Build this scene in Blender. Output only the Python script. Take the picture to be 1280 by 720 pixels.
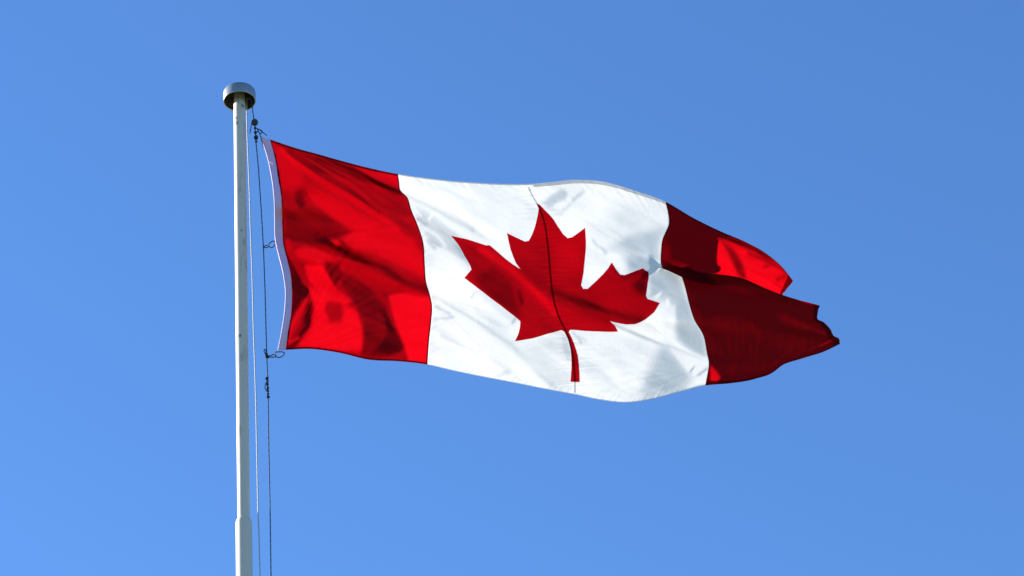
import bpy, bmesh, math, random
import numpy as np
from mathutils import Vector, Matrix
from mathutils.geometry import delaunay_2d_cdt

for o in list(bpy.data.objects):
    bpy.data.objects.remove(o)
scene = bpy.context.scene
COL = scene.collection
random.seed(7)
rng = np.random.default_rng(11)

# ------------------------------------------------------------------ camera
PITCH, ROLL = math.radians(36.0), math.radians(-4.1)
CAM = np.array([1.855, -17.8, 1.6])
LENS = 113.0
FPX = LENS / 36.0 * 1280.0
F = np.array([0, math.cos(PITCH), math.sin(PITCH)])
U0 = np.array([0, -math.sin(PITCH), math.cos(PITCH)])
R0 = np.array([1.0, 0, 0])
CR = R0 * math.cos(ROLL) + U0 * math.sin(ROLL)
CU = -R0 * math.sin(ROLL) + U0 * math.cos(ROLL)
cd = bpy.data.cameras.new('camera')
cam = bpy.data.objects.new('camera', cd)
COL.objects.link(cam)
cd.lens = LENS
cd.sensor_width = 36.0
cd.clip_end = 6000
M = Matrix.Identity(4)
for i in range(3):
    M[i][0], M[i][1], M[i][2], M[i][3] = CR[i], CU[i], -F[i], CAM[i]
cam.matrix_world = M
scene.camera = cam

# ------------------------------------------------------------------ light
SUN_AZ, SUN_EL = math.radians(-70), math.radians(20)       # azimuth from +Y towards +X
SUN = np.array([math.cos(SUN_EL) * math.sin(SUN_AZ), math.cos(SUN_EL) * math.cos(SUN_AZ), math.sin(SUN_EL)])
world = bpy.data.worlds.new('World')
scene.world = world
world.use_nodes = True
wn, wl = world.node_tree.nodes, world.node_tree.links
wn.clear()
sky = wn.new('ShaderNodeTexSky')
sky.sky_type = 'NISHITA'
sky.sun_disc = False
sky.sun_elevation = SUN_EL
sky.sun_rotation = SUN_AZ
sky.air_density = 1.0
sky.dust_density = 0.0
sky.ozone_density = 2.0
tint = wn.new('ShaderNodeMixRGB')
tint.blend_type = 'MULTIPLY'
tint.inputs[0].default_value = 1.0
tint.inputs[2].default_value = (0.58, 0.89, 1.30, 1)
bg = wn.new('ShaderNodeBackground')
bg.inputs[1].default_value = 0.05
wo = wn.new('ShaderNodeOutputWorld')
wl.new(sky.outputs[0], tint.inputs[1])
wl.new(tint.outputs[0], bg.inputs[0])
wl.new(bg.outputs[0], wo.inputs[0])

sd = bpy.data.lights.new('sun', 'SUN')
sd.energy = 5.0
sd.angle = math.radians(0.5)
sd.color = (1.0, 0.94, 0.86)
so = bpy.data.objects.new('sun', sd)
COL.objects.link(so)
so.location = (-30, 20, 40)
so.rotation_euler = Vector(SUN).to_track_quat('Z', 'Y').to_euler()

scene.view_settings.view_transform = 'Standard'
scene.view_settings.look = 'None'
scene.view_settings.gamma = 1.0
scene.view_settings.exposure = 2.05
scene.view_settings.use_curve_mapping = False
scene.cycles.max_bounces = 8
scene.cycles.transmission_bounces = 6
scene.cycles.diffuse_bounces = 5

# ------------------------------------------------------------------ helpers
def ray(px, py):
    """world ray through photograph point, forward component 1"""
    px = np.asarray(px, float); py = np.asarray(py, float)
    return F + ((px - 640) / FPX)[..., None] * CR + ((360 - py) / FPX)[..., None] * CU

def at(px, py, Y=0.0):
    """world point seen at a photograph position, standing in the upright plane y = Y"""
    d = ray(px, py)
    t = (np.asarray(Y, float) - CAM[1]) / d[..., 1]
    return CAM + d * t[..., None]

def new_obj(name, me, parent=None, mat=None):
    o = bpy.data.objects.new(name, me)
    COL.objects.link(o)
    if mat:
        me.materials.append(mat)
    if parent:
        o.parent = parent
        o.matrix_parent_inverse = Matrix.Translation(-Vector(parent.location)) if parent.parent is None else Matrix.Identity(4)
    return o

def child(name, me, parent, mat):
    """mesh given in world coordinates, stored relative to its thing's base"""
    base = Vector((0, 0, 0))
    p = parent
    while p:
        base += p.location
        p = p.parent
    me.transform(Matrix.Translation(-base))
    me.materials.append(mat)
    o = bpy.data.objects.new(name, me)
    COL.objects.link(o)
    o.parent = parent
    return o

def thing(name, label, cat, loc=(0, 0, 0), group=None):
    o = bpy.data.objects.new(name, None)
    COL.objects.link(o)
    o.location = loc
    o['label'] = label
    o['category'] = cat
    if group:
        o['group'] = group
    return o

def bm_mesh(bm, name, smooth=True):
    me = bpy.data.meshes.new(name)
    bmesh.ops.recalc_face_normals(bm, faces=bm.faces)
    bm.to_mesh(me)
    bm.free()
    if smooth:
        for p in me.polygons:
            p.use_smooth = True
    return me

def add_tube(bm, pts, r, n=8, closed=False, cap=True):
    pts = [Vector(p) for p in pts]
    N = len(pts)
    rr = r if hasattr(r, '__len__') else [r] * N
    rings = []
    prev = None
    for i, p in enumerate(pts):
        if closed:
            t = (pts[(i + 1) % N] - pts[i - 1]).normalized()
        else:
            t = (pts[min(i + 1, N - 1)] - pts[max(i - 1, 0)]).normalized()
        if prev is None:
            a = t.orthogonal().normalized()
        else:
            a = (prev - t * prev.dot(t)).normalized()
        prev = a
        b = t.cross(a)
        rings.append([bm.verts.new(p + (a * math.cos(2 * math.pi * k / n) + b * math.sin(2 * math.pi * k / n)) * rr[i]) for k in range(n)])
    for i in range(N if closed else N - 1):
        A, B = rings[i], rings[(i + 1) % N]
        off = 0
        if closed and i == N - 1:
            off = min(range(n), key=lambda s: (A[0].co - B[s].co).length)
        for k in range(n):
            bm.faces.new((A[k], A[(k + 1) % n], B[(k + 1 + off) % n], B[(k + off) % n]))
    if cap and not closed:
        bm.faces.new(rings[0][::-1])
        bm.faces.new(rings[-1])

def add_lathe(bm, prof, n=64, centre=(0, 0, 0)):
    """prof: list of (r, z); r == 0 closes to a point"""
    rings = []
    for r, z in prof:
        if r < 1e-6:
            rings.append([bm.verts.new((centre[0], centre[1], centre[2] + z))])
        else:
            rings.append([bm.verts.new((centre[0] + r * math.cos(2 * math.pi * k / n), centre[1] + r * math.sin(2 * math.pi * k / n), centre[2] + z)) for k in range(n)])
    for A, B in zip(rings[:-1], rings[1:]):
        for k in range(n):
            q = [A[k % len(A)], A[(k + 1) % len(A)], B[(k + 1) % len(B)], B[k % len(B)]]
            q = list(dict.fromkeys(q))
            if len(q) > 2:
                bm.faces.new(q)

def smooth_path(P, m=6):
    """Catmull-Rom resample of a list of tuples"""
    P = np.asarray(P, float)
    x = np.arange(len(P))
    t = np.linspace(0, len(P) - 1, (len(P) - 1) * m + 1)
    return hermite(x, P, t)

def hermite(x, Yv, t):
    """non uniform Catmull-Rom through (x, Yv); Yv can be (n,) or (n,k)"""
    x = np.asarray(x, float); Yv = np.asarray(Yv, float); t = np.asarray(t, float)
    d = np.empty_like(Yv)
    h = np.diff(x)
    hs = h.reshape((-1,) + (1,) * (Yv.ndim - 1))
    s = np.diff(Yv, axis=0) / hs
    d[1:-1] = (s[:-1] * hs[1:] + s[1:] * hs[:-1]) / (hs[1:] + hs[:-1])
    d[0], d[-1] = s[0], s[-1]
    i = np.clip(np.searchsorted(x, t) - 1, 0, len(x) - 2)
    hh = h[i]
    w = (t - x[i]) / hh
    sh = w.shape + (1,) * (Yv.ndim - 1)
    w = w.reshape(sh); hh = hh.reshape(sh)
    w2, w3 = w * w, w * w * w
    return Yv[i] * (2 * w3 - 3 * w2 + 1) + d[i] * hh * (w3 - 2 * w2 + w) + Yv[i + 1] * (-2 * w3 + 3 * w2) + d[i + 1] * hh * (w3 - w2)

# ------------------------------------------------------------------ materials
def mat(name):
    m = bpy.data.materials.new(name)
    m.use_nodes = True
    m.node_tree.nodes.clear()
    return m, m.node_tree.nodes, m.node_tree.links

def cloth_mat(name, refl, trans, ft=0.7, weave=0.25, gloss=0.003):
    """thin woven nylon: diffuse + translucent + a little sheen, with a fine weave"""
    m, n, l = mat(name)
    out = n.new('ShaderNodeOutputMaterial')
    co = n.new('ShaderNodeTexCoord')
    n1 = n.new('ShaderNodeTexNoise'); n1.inputs['Scale'].default_value = 9; n1.inputs['Detail'].default_value = 5
    n2 = n.new('ShaderNodeTexNoise'); n2.inputs['Scale'].default_value = 75; n2.inputs['Detail'].default_value = 4
    l.new(co.outputs['Object'], n1.inputs['Vector'])
    l.new(co.outputs['Object'], n2.inputs['Vector'])
    add = n.new('ShaderNodeMath'); add.operation = 'MULTIPLY_ADD'; add.inputs[1].default_value = 0.18
    l.new(n2.outputs[0], add.inputs[0]); l.new(n1.outputs[0], add.inputs[2])
    bump = n.new('ShaderNodeBump'); bump.inputs['Strength'].default_value = weave; bump.inputs['Distance'].default_value = 0.012
    l.new(add.outputs[0], bump.inputs['Height'])
    vr = n.new('ShaderNodeMapRange'); vr.inputs[1].default_value = 0.3; vr.inputs[2].default_value = 0.7
    vr.inputs[3].default_value = 0.96; vr.inputs[4].default_value = 1.03
    l.new(n2.outputs[0], vr.inputs[0])
    def col(c):
        mx = n.new('ShaderNodeVectorMath'); mx.operation = 'SCALE'
        mx.inputs[0].default_value = c
        l.new(vr.outputs[0], mx.inputs['Scale'])
        return mx.outputs[0]
    df = n.new('ShaderNodeBsdfDiffuse'); tr = n.new('ShaderNodeBsdfTranslucent'); gl = n.new('ShaderNodeBsdfGlossy')
    l.new(col(refl), df.inputs[0]); l.new(col(trans), tr.inputs[0])
    gl.inputs['Roughness'].default_value = 0.45
    for b in (df, tr, gl):
        l.new(bump.outputs[0], b.inputs['Normal'])
    m1 = n.new('ShaderNodeMixShader'); m1.inputs[0].default_value = ft
    l.new(df.outputs[0], m1.inputs[1]); l.new(tr.outputs[0], m1.inputs[2])
    m2 = n.new('ShaderNodeMixShader'); m2.inputs[0].default_value = gloss
    l.new(m1.outputs[0], m2.inputs[1]); l.new(gl.outputs[0], m2.inputs[2])
    l.new(m2.outputs[0], out.inputs[0])
    return m

def paint_mat(name, base, rough=0.45, metal=0.0, dirt=None, dirt_amt=0.0, zstretch=0.35, scale=9.0, bump=0.05, spots=()):
    m, n, l = mat(name)
    out = n.new('ShaderNodeOutputMaterial')
    bs = n.new('ShaderNodeBsdfPrincipled')
    bs.inputs['Roughness'].default_value = rough
    bs.inputs['Metallic'].default_value = metal
    co = n.new('ShaderNodeTexCoord')
    mp = n.new('ShaderNodeMapping'); mp.inputs['Scale'].default_value = (1, 1, zstretch)
    l.new(co.outputs['Object'], mp.inputs[0])
    n1 = n.new('ShaderNodeTexNoise'); n1.inputs['Scale'].default_value = scale; n1.inputs['Detail'].default_value = 8
    n1.inputs['Roughness'].default_value = 0.7
    l.new(mp.outputs[0], n1.inputs['Vector'])
    src = None
    mr = n.new('ShaderNodeMapRange'); mr.inputs[1].default_value = 0.56; mr.inputs[2].default_value = 0.72
    mr.inputs[3].default_value = 0.0; mr.inputs[4].default_value = dirt_amt
    l.new(n1.outputs[0], mr.inputs[0])
    fac = mr.outputs[0]
    for (sx, sy, sz, r) in spots:
        sub = n.new('ShaderNodeVectorMath'); sub.operation = 'SUBTRACT'; sub.inputs[1].default_value = (sx, sy, sz)
        l.new(co.outputs['Object'], sub.inputs[0])
        nz = n.new('ShaderNodeVectorMath'); nz.operation = 'MULTIPLY'; nz.inputs[1].default_value = (1, 1, 0.8)
        l.new(sub.outputs[0], nz.inputs[0])
        ln = n.new('ShaderNodeVectorMath'); ln.operation = 'LENGTH'
        l.new(nz.outputs[0], ln.inputs[0])
        ad = n.new('ShaderNodeMath'); ad.operation = 'MULTIPLY_ADD'; ad.inputs[1].default_value = r * 2.2; ad.inputs[2].default_value = -r * 1.1
        l.new(n1.outputs[0], ad.inputs[0])
        sm = n.new('ShaderNodeMath'); sm.operation = 'ADD'
        l.new(ln.outputs['Value'], sm.inputs[0]); l.new(ad.outputs[0], sm.inputs[1])
        rg = n.new('ShaderNodeMapRange'); rg.inputs[1].default_value = r * 0.6; rg.inputs[2].default_value = r * 1.3
        rg.inputs[3].default_value = 0.9; rg.inputs[4].default_value = 0.0
        l.new(sm.outputs[0], rg.inputs[0])
        mxm = n.new('ShaderNodeMath'); mxm.operation = 'MAXIMUM'
        l.new(fac, mxm.inputs[0]); l.new(rg.outputs[0], mxm.inputs[1])
        fac = mxm.outputs[0]
    mx = n.new('ShaderNodeMixRGB')
    mx.inputs[1].default_value = (*base, 1)
    mx.inputs[2].default_value = (*(dirt or base), 1)
    l.new(fac, mx.inputs[0])
    l.new(mx.outputs[0], bs.inputs['Base Color'])
    if bump:
        bp = n.new('ShaderNodeBump'); bp.inputs['Strength'].default_value = bump; bp.inputs['Distance'].default_value = 0.01
        l.new(n1.outputs[0], bp.inputs['Height']); l.new(bp.outputs[0], bs.inputs['Normal'])
    l.new(bs.outputs[0], out.inputs[0])
    return m

RED = cloth_mat('red_nylon', (0.12, 0.0008, 0.002), (0.29, 0.0004, 0.0028), weave=0.12)
WHITE = cloth_mat('white_nylon', (0.83, 0.80, 0.83), (0.65, 0.62, 0.595), ft=0.5, weave=0.12)
CANVAS = cloth_mat('shade_tinted_canvas', (0.64, 0.50, 0.78), (0.3, 0.28, 0.33), ft=0.12, weave=0.3, gloss=0.01)  # white canvas; lavender of sky shade and red bounce put into its colour
POLE_M = None
ROPE_DARK = paint_mat('dark_rope', (0.02, 0.022, 0.03), 0.85, dirt=(0.06, 0.06, 0.06), dirt_amt=0.6, scale=60, zstretch=1)
ROPE_PALE = paint_mat('pale_rope', (0.42, 0.41, 0.38), 0.8, dirt=(0.2, 0.19, 0.17), dirt_amt=0.8, scale=60, zstretch=1)
BALL_M = paint_mat('weathered_rubber', (0.03, 0.03, 0.03), 0.8, dirt=(0.015, 0.015, 0.015), dirt_amt=0.9, scale=40, zstretch=1, bump=0.3)
STEEL = paint_mat('dull_steel', (0.04, 0.045, 0.055), 0.5, metal=0.3, dirt=(0.03, 0.03, 0.03), dirt_amt=0.7, scale=80, zstretch=1)

# ------------------------------------------------------------------ ground
def ground():
    m, n, l = mat('grass_lawn')
    out = n.new('ShaderNodeOutputMaterial'); bs = n.new('ShaderNodeBsdfPrincipled'); bs.inputs['Roughness'].default_value = 0.9
    co = n.new('ShaderNodeTexCoord')
    a = n.new('ShaderNodeTexNoise'); a.inputs['Scale'].default_value = 0.35; a.inputs['Detail'].default_value = 10
    l.new(co.outputs['Object'], a.inputs['Vector'])
    r = n.new('ShaderNodeValToRGB')
    r.color_ramp.elements[0].position = 0.35; r.color_ramp.elements[0].color = (0.05, 0.085, 0.022, 1)
    r.color_ramp.elements[1].position = 0.7; r.color_ramp.elements[1].color = (0.13, 0.15, 0.055, 1)
    l.new(a.outputs[0], r.inputs[0]); l.new(r.outputs[0], bs.inputs['Base Color']); l.new(bs.outputs[0], out.inputs[0])
    bm = bmesh.new()
    bmesh.ops.create_grid(bm, x_segments=40, y_segments=40, size=2500)
    me = bm_mesh(bm, 'ground')
    o = new_obj('ground', me, None, m)
    o['kind'] = 'structure'
    # paved square the pole stands in
    cm = paint_mat('pale_concrete', (0.36, 0.35, 0.33), 0.9, dirt=(0.2, 0.19, 0.18), dirt_amt=0.8, scale=3, zstretch=1, bump=0.3)
    bm = bmesh.new()
    bmesh.ops.create_cube(bm, size=1, matrix=Matrix.Translation((0, 0, 0.05)) @ Matrix.Diagonal((2.4, 2.4, 0.22, 1)))
    bmesh.ops.bevel(bm, geom=bm.edges[:], offset=0.02, segments=2, affect='EDGES')
    o = new_obj('pavement', bm_mesh(bm, 'pavement', False), None, cm)
    o['kind'] = 'structure'
ground()

# ------------------------------------------------------------------ flagpole
def zpole(py):
    """height on the pole axis seen at photograph row py"""
    lo, hi = 2.0, 20.0
    for _ in range(50):
        mid = (lo + hi) / 2
        d = np.array([0, 0, mid]) - CAM
        y = 360 - FPX * (d @ CU) / (d @ F)
        if y > py: lo = mid
        else: hi = mid
    return lo

Z_CAP = zpole(126.0)
Z_JOIN = zpole(652.0)
def pole_spot(px, py, r):
    p = at(px, py, -0.035)
    return (float(p[0]), float(p[1]), float(p[2]), r)

pole = thing('flagpole', 'tall white painted metal flagpole with open drum cap and stepped lower section', 'flagpole')
spots = [pole_spot(295.5, 147.5, 0.011), pole_spot(296.5, 153.5, 0.014), pole_spot(303.5, 132, 0.016), pole_spot(301.8, 288.5, 0.009),
         pole_spot(303.2, 415, 0.006), pole_spot(299.8, 420, 0.011), pole_spot(302.5, 436, 0.006), pole_spot(301, 236, 0.006)]
POLE_M = paint_mat('white_pole_paint', (0.53, 0.475, 0.425), 0.42, dirt=(0.16, 0.13, 0.10), dirt_amt=0.8, zstretch=0.2, scale=16, bump=0.06, spots=spots)
POLE_LOW = paint_mat('white_pole_paint_lower', (0.53, 0.475, 0.425), 0.42, dirt=(0.3, 0.28, 0.25), dirt_amt=0.4, zstretch=0.25, scale=12, bump=0.06)
CAP_M = paint_mat('weathered_aluminium', (0.34, 0.34, 0.335), 0.32, metal=0.75, dirt=(0.20, 0.17, 0.14), dirt_amt=0.6, scale=22, zstretch=0.5, bump=0.08)
CAP_IN = paint_mat('shaded_cap_inside', (0.014, 0.012, 0.010), 0.9, dirt=(0.02, 0.015, 0.012), dirt_amt=0.9, scale=25, zstretch=0.5)  # shade inside the hollow cap put into the near-black colour, faint brown mottling
RU = 0.0425      # upper tube radius
RL = 0.0533
bm = bmesh.new()
add_lathe(bm, [(RU * 0.97, Z_JOIN - 0.25), (RU * 0.975, Z_JOIN + 0.06), (RU, Z_CAP - 0.10), (RU, Z_CAP - 0.035), (RU * 0.93, Z_CAP - 0.032), (RU * 0.93, Z_CAP + 0.07)], 48)
child('upper_tube', bm_mesh(bm, 'upper_tube'), pole, POLE_M)
bm = bmesh.new()
add_lathe(bm, [(RL * 1.06, 0.16), (RL, Z_JOIN - 0.012)], 48)
add_lathe(bm, [(RL, Z_JOIN - 0.012), (RL * 0.97, Z_JOIN + 0.002), (RU * 1.02, Z_JOIN + 0.022)], 48)
add_lathe(bm, [(RU * 1.02, Z_JOIN + 0.022), (RU * 0.96, Z_JOIN + 0.024)], 48)
child('lower_tube', bm_mesh(bm, 'lower_tube'), pole, POLE_LOW)
bm = bmesh.new()
add_lathe(bm, [(RL * 1.07, 0.163), (0.13, 0.163), (0.13, 0.185), (RL * 2, 0.21), (RL * 1.075, 0.24)], 48)
child('base_collar', bm_mesh(bm, 'base_collar'), pole, CAP_M)
RC = 0.1155
cap_prof = [(RC, -0.006), (RC * 1.004, 0.0), (RC * 1.004, 0.066), (RC * 0.99, 0.076), (RC * 0.955, 0.083), (RC * 0.8, 0.088), (0.0, 0.094)]
bm = bmesh.new()
add_lathe(bm, cap_prof, 72, (0, 0, Z_CAP))
add_lathe(bm, [(RC, -0.006), (RC * 0.955, -0.006), (RC * 0.95, 0.0)], 72, (0, 0, Z_CAP))
bmesh.ops.remove_doubles(bm, verts=bm.verts, dist=1e-5)
cap = child('cap', bm_mesh(bm, 'cap'), pole, CAP_M)
bm = bmesh.new()
add_lathe(bm, [(RC * 0.945, -0.004), (RC * 0.945, 0.066), (RU * 0.9, 0.074)], 72, (0, 0, Z_CAP))
child('cap_lining', bm_mesh(bm, 'cap_lining'), cap, CAP_IN)
# pulley wheel hung in the cap over the rope
bm = bmesh.new()
bmesh.ops.create_cone(bm, segments=24, radius1=0.024, radius2=0.024, depth=0.012, cap_ends=True,
                      matrix=Matrix.Translation((0.07, 0, Z_CAP + 0.035)) @ Matrix.Rotation(math.pi / 2, 4, 'X'))
child('pulley_wheel', bm_mesh(bm, 'pulley_wheel', False), cap, STEEL)
# cleat near the foot for the ropes
bm = bmesh.new()
add_tube(bm, [(0.075, -0.02, 1.10), (0.09, -0.02, 1.16), (0.085, -0.02, 1.22), (0.085, -0.02, 1.30), (0.09, -0.02, 1.36), (0.075, -0.02, 1.42)][::1], 0.011, 10)
add_tube(bm, [(0.05, -0.02, 1.26), (0.088, -0.02, 1.26)], 0.012, 10)
child('cleat', bm_mesh(bm, 'cleat'), pole, STEEL)

# ------------------------------------------------------------------ the flag's sheet
V_ROWS = np.array([0, .06, .12, .17, .22, .28, .34, .40, .46, .53, .60, .675, .75, .825, .9, .95, 1.0])

def rows_by_length(P):
    P = np.asarray(P, float)
    d = np.r_[0, np.cumsum(np.hypot(*np.diff(P, axis=0).T))]
    return hermite(d / d[-1], P, V_ROWS)

hoist = [(337, 174), (343, 196), (348, 225), (351.3, 250), (352.3, 280), (353.5, 303), (358.5, 325), (363, 345), (364.6, 370), (363, 395), (359.5, 417), (356.5, 437.3)]
seam1 = [(497.5, 217.5), (499, 228), (500.3, 237.5), (509, 246.5), (514, 262), (522, 281), (529, 303), (531, 330), (533, 354), (538, 371), (540, 381), (539, 402), (536.5, 425), (534.3, 455.8)]
mid = [(659.5, 230), (665, 243.5), (673, 257), (680, 276), (684, 299), (686.3, 320), (688.3, 345), (690.5, 365), (694, 382), (700, 399), (707, 413), (712.5, 428), (716.3, 446), (718.5, 470), (719, 493)]
crease = np.array([(798, 239.8), (802, 256), (804, 274), (804.5, 289), (805, 305), (806, 322), (807, 333), (809, 341), (811, 349), (816, 362), (822, 376), (830, 394), (837, 412), (843, 432), (847, 454), (848.5, 471), (849, 490)], float)
seam3 = np.array([(831.5, 252), (835, 266), (835.8, 281), (828.5, 298), (826.5, 311), (826, 327), (829, 336), (835, 334), (837, 331), (850, 342), (856, 358), (861.5, 380), (868, 400), (879, 419), (883.5, 441), (886, 456), (881.5, 482)], float)
fly1 = np.array([(866, 272), (867.5, 283), (868, 295), (867, 307), (865, 319), (862, 337), (864, 351), (871, 346), (875, 340), (885, 352), (892, 368), (899, 387), (905, 406), (911, 426), (914, 448), (914, 462), (912, 479.3)], float)
fly2 = np.array([(905, 291), (907, 301), (908, 312), (908, 323), (907, 332), (906, 344), (906, 358), (916, 352), (925, 347), (930, 358), (934, 372), (938, 388), (941, 405), (944, 425), (946, 446), (946.5, 460), (945, 473.3)], float)
fly3 = np.array([(952, 313), (955, 321), (957, 329), (958, 337), (958, 345), (956, 357), (953, 372), (967, 371), (980, 369.3), (986, 377), (991, 388), (996, 399), (1000, 411), (1003, 424), (1005, 435), (1004, 441), (1000, 449)], float)
fly4 = np.array([(991.5, 351), (989, 354.5), (986.5, 357.5), (984, 360.5), (981.5, 364), (978, 369), (975, 388), (1000, 384), (1022.5, 381.5), (1022.8, 387), (1022, 393), (1022.3, 399), (1030, 403), (1038, 411.5), (1042.5, 420), (1048.5, 423), (1050, 430)], float)
top_edge = {0: (337, 174), .05: (367, 184.2), .10: (397, 192.5), .15: (430, 201.8), .20: (464, 210.6), .25: (497.5, 217.5), .30: (528, 222), .35: (560, 225.7), .40: (593, 228.2), .45: (626, 229.8), .5: (659.5, 230),
            .55: (690, 227.6), .60: (722, 224.6), .65: (757, 227.6), .70: (798, 239.8), .75: (831.5, 252), .80: (866, 272), .86: (905, 291), .895: (929, 301), .91: (939, 306), .93: (952, 313), .965: (975, 331), 1.0: (991.5, 351)}
bot_edge = {0: (356.5, 437.3), .05: (389, 436.3), .10: (424, 441), .15: (461, 449.6), .20: (498, 451.6), .25: (534.3, 455.8), .30: (570, 464), .35: (607, 471.5), .40: (644, 478.5), .45: (681, 486), .5: (719, 493),
            .55: (750, 499.5), .60: (783, 503), .65: (816, 498.5), .70: (849, 490), .75: (881.5, 482), .80: (912, 479.3), .86: (945, 473.3), .895: (967, 465), .91: (979, 456), .93: (1000, 449), .965: (1028, 440.3), 1.0: (1050, 430)}
COLS_U = np.array([0, .25, .5, .70, .75, .80, .86, .93, 1.0])
COLS = np.stack([rows_by_length(hoist), rows_by_length(seam1), rows_by_length(mid), crease, seam3, fly1, fly2, fly3, fly4])   # u, v, xy

# distance behind the upright plane through the pole, metres: the upper and the lower half of the fly part company
YU_U = np.array([0, .06, .12, .18, .25, .32, .40, .5, .60, .68, .75, .80, .84, .88, .93, 1.0])
Y_UP = np.array([0.02, .04, .07, .10, .15, .20, .26, .31, .31, .25, .16, .08, .05, .09, .18, .28])
Y_LO = np.array([0.02, .04, .07, .10, .15, .20, .26, .31, .31, .25, .14, .03, -.045, -.12, -.22, -.36])
FOLD = np.array([1, 1, 1, 1, 1, 1, .75, .35, .06, 0, 0, 0, 0, 0, 0, 0, 0.0])       # 1 = upper sheet, 0 = lower sheet

COLS_V_DENSE = np.linspace(0, 1, 401)
COLS_D = np.stack([hermite(V_ROWS, c, COLS_V_DENSE) for c in COLS])
for k_, P_ in enumerate((hoist, seam1, mid)):
    P_ = np.asarray(P_, float)
    d_ = np.r_[0, np.cumsum(np.hypot(*np.diff(P_, axis=0).T))]
    COLS_D[k_] = hermite(d_ / d_[-1], P_, COLS_V_DENSE)
TE_U = np.array(sorted(top_edge)); TE = np.array([top_edge[k] for k in TE_U], float)
BE = np.array([bot_edge[k] for k in TE_U], float)
UG = np.linspace(0, 1, 801)
GRID = hermite(COLS_U, COLS_D, UG)                        # (801, 401, 2)
tc = hermite(TE_U, TE, UG) - GRID[:, 0]
bc = hermite(TE_U, BE, UG) - GRID[:, -1]
vv = COLS_V_DENSE[None, :, None]
GRID = GRID + tc[:, None] * (1 - vv) ** 2 + bc[:, None] * vv ** 2
yu = hermite(YU_U, Y_UP, UG)[:, None]; yl = hermite(YU_U, Y_LO, UG)[:, None]
fo = np.interp(COLS_V_DENSE, V_ROWS, FOLD)
k = np.exp(-0.5 * (np.arange(-14, 15) / 5.0) ** 2); k /= k.sum()
fo = np.convolve(np.pad(fo, 14, mode='edge'), k, 'valid')[None]
GY = yu * fo + yl * (1 - fo)
GY = GY + 0.10 * vv[..., 0] * np.minimum(UG[:, None] * 3, 1)      # the foot of the cloth is blown a little further back
SHEET = np.concatenate([GRID, GY[..., None]], axis=2)     # px, py, Y

def bilerp(A, fi, fj):
    fi = np.clip(fi, 0, A.shape[0] - 1.001); fj = np.clip(fj, 0, A.shape[1] - 1.001)
    i = fi.astype(int); j = fj.astype(int)
    a = (fi - i); b = (fj - j)
    if A.ndim == 3: a = a[..., None]; b = b[..., None]
    return A[i, j] * (1 - a) * (1 - b) + A[i + 1, j] * a * (1 - b) + A[i, j + 1] * (1 - a) * b + A[i + 1, j + 1] * a * b

def sheet(u, v):
    return bilerp(SHEET, np.asarray(u, float) * 800, np.asarray(v, float) * 400)

# ---- relief of the wrinkles: heights found from how steeply each patch turns to the sun
X0, Y0, W, H = 300, 140, 800, 400
gx, gy = np.meshgrid(np.arange(W) + X0, np.arange(H) + Y0)

def blur(A, s):
    if s <= 0: return A
    n = int(s * 3) + 1
    kk = np.exp(-0.5 * (np.arange(-n, n + 1) / s) ** 2); kk /= kk.sum()
    B = np.pad(A, n, mode='edge')
    B = np.apply_along_axis(lambda r: np.convolve(r, kk, 'valid'), 1, B)
    return np.apply_along_axis(lambda r: np.convolve(r, kk, 'valid'), 0, B)

def poly_mask(P):
    P = np.asarray(P, float)
    inside = np.zeros((H, W), bool)
    x0, y0 = P[:, 0], P[:, 1]
    x1, y1 = np.roll(x0, -1), np.roll(y0, -1)
    for a, b, c, d in zip(x0, y0, x1, y1):
        if b == d: continue
        cr = ((b > gy) != (d > gy)) & (gx < (c - a) * (gy - b) / (d - b) + a)
        inside ^= cr
    return inside.astype(float)

def line_mask(P, w):
    d = np.full((H, W), 1e9)
    P = np.asarray(P, float)
    for (a, b), (c, e) in zip(P[:-1], P[1:]):
        L2 = (c - a) ** 2 + (e - b) ** 2
        t = np.clip(((gx - a) * (c - a) + (gy - b) * (e - b)) / L2, 0, 1)
        d = np.minimum(d, np.hypot(gx - a - t * (c - a), gy - b - t * (e - b)))
    return np.exp(-0.5 * (d / w) ** 2)

lin = lambda s: ((s / 255 + 0.055) / 1.055) ** 2.4
RC_ = lambda s: max(-0.02, (lin(s - (17 if s < 215 else 3)) - 0.078) / 1.27)            # how far a red patch faces the sun
WC_ = lambda s: max(-0.01, (lin(s) - 0.20) / 2.15)             # the same for a white patch

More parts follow.
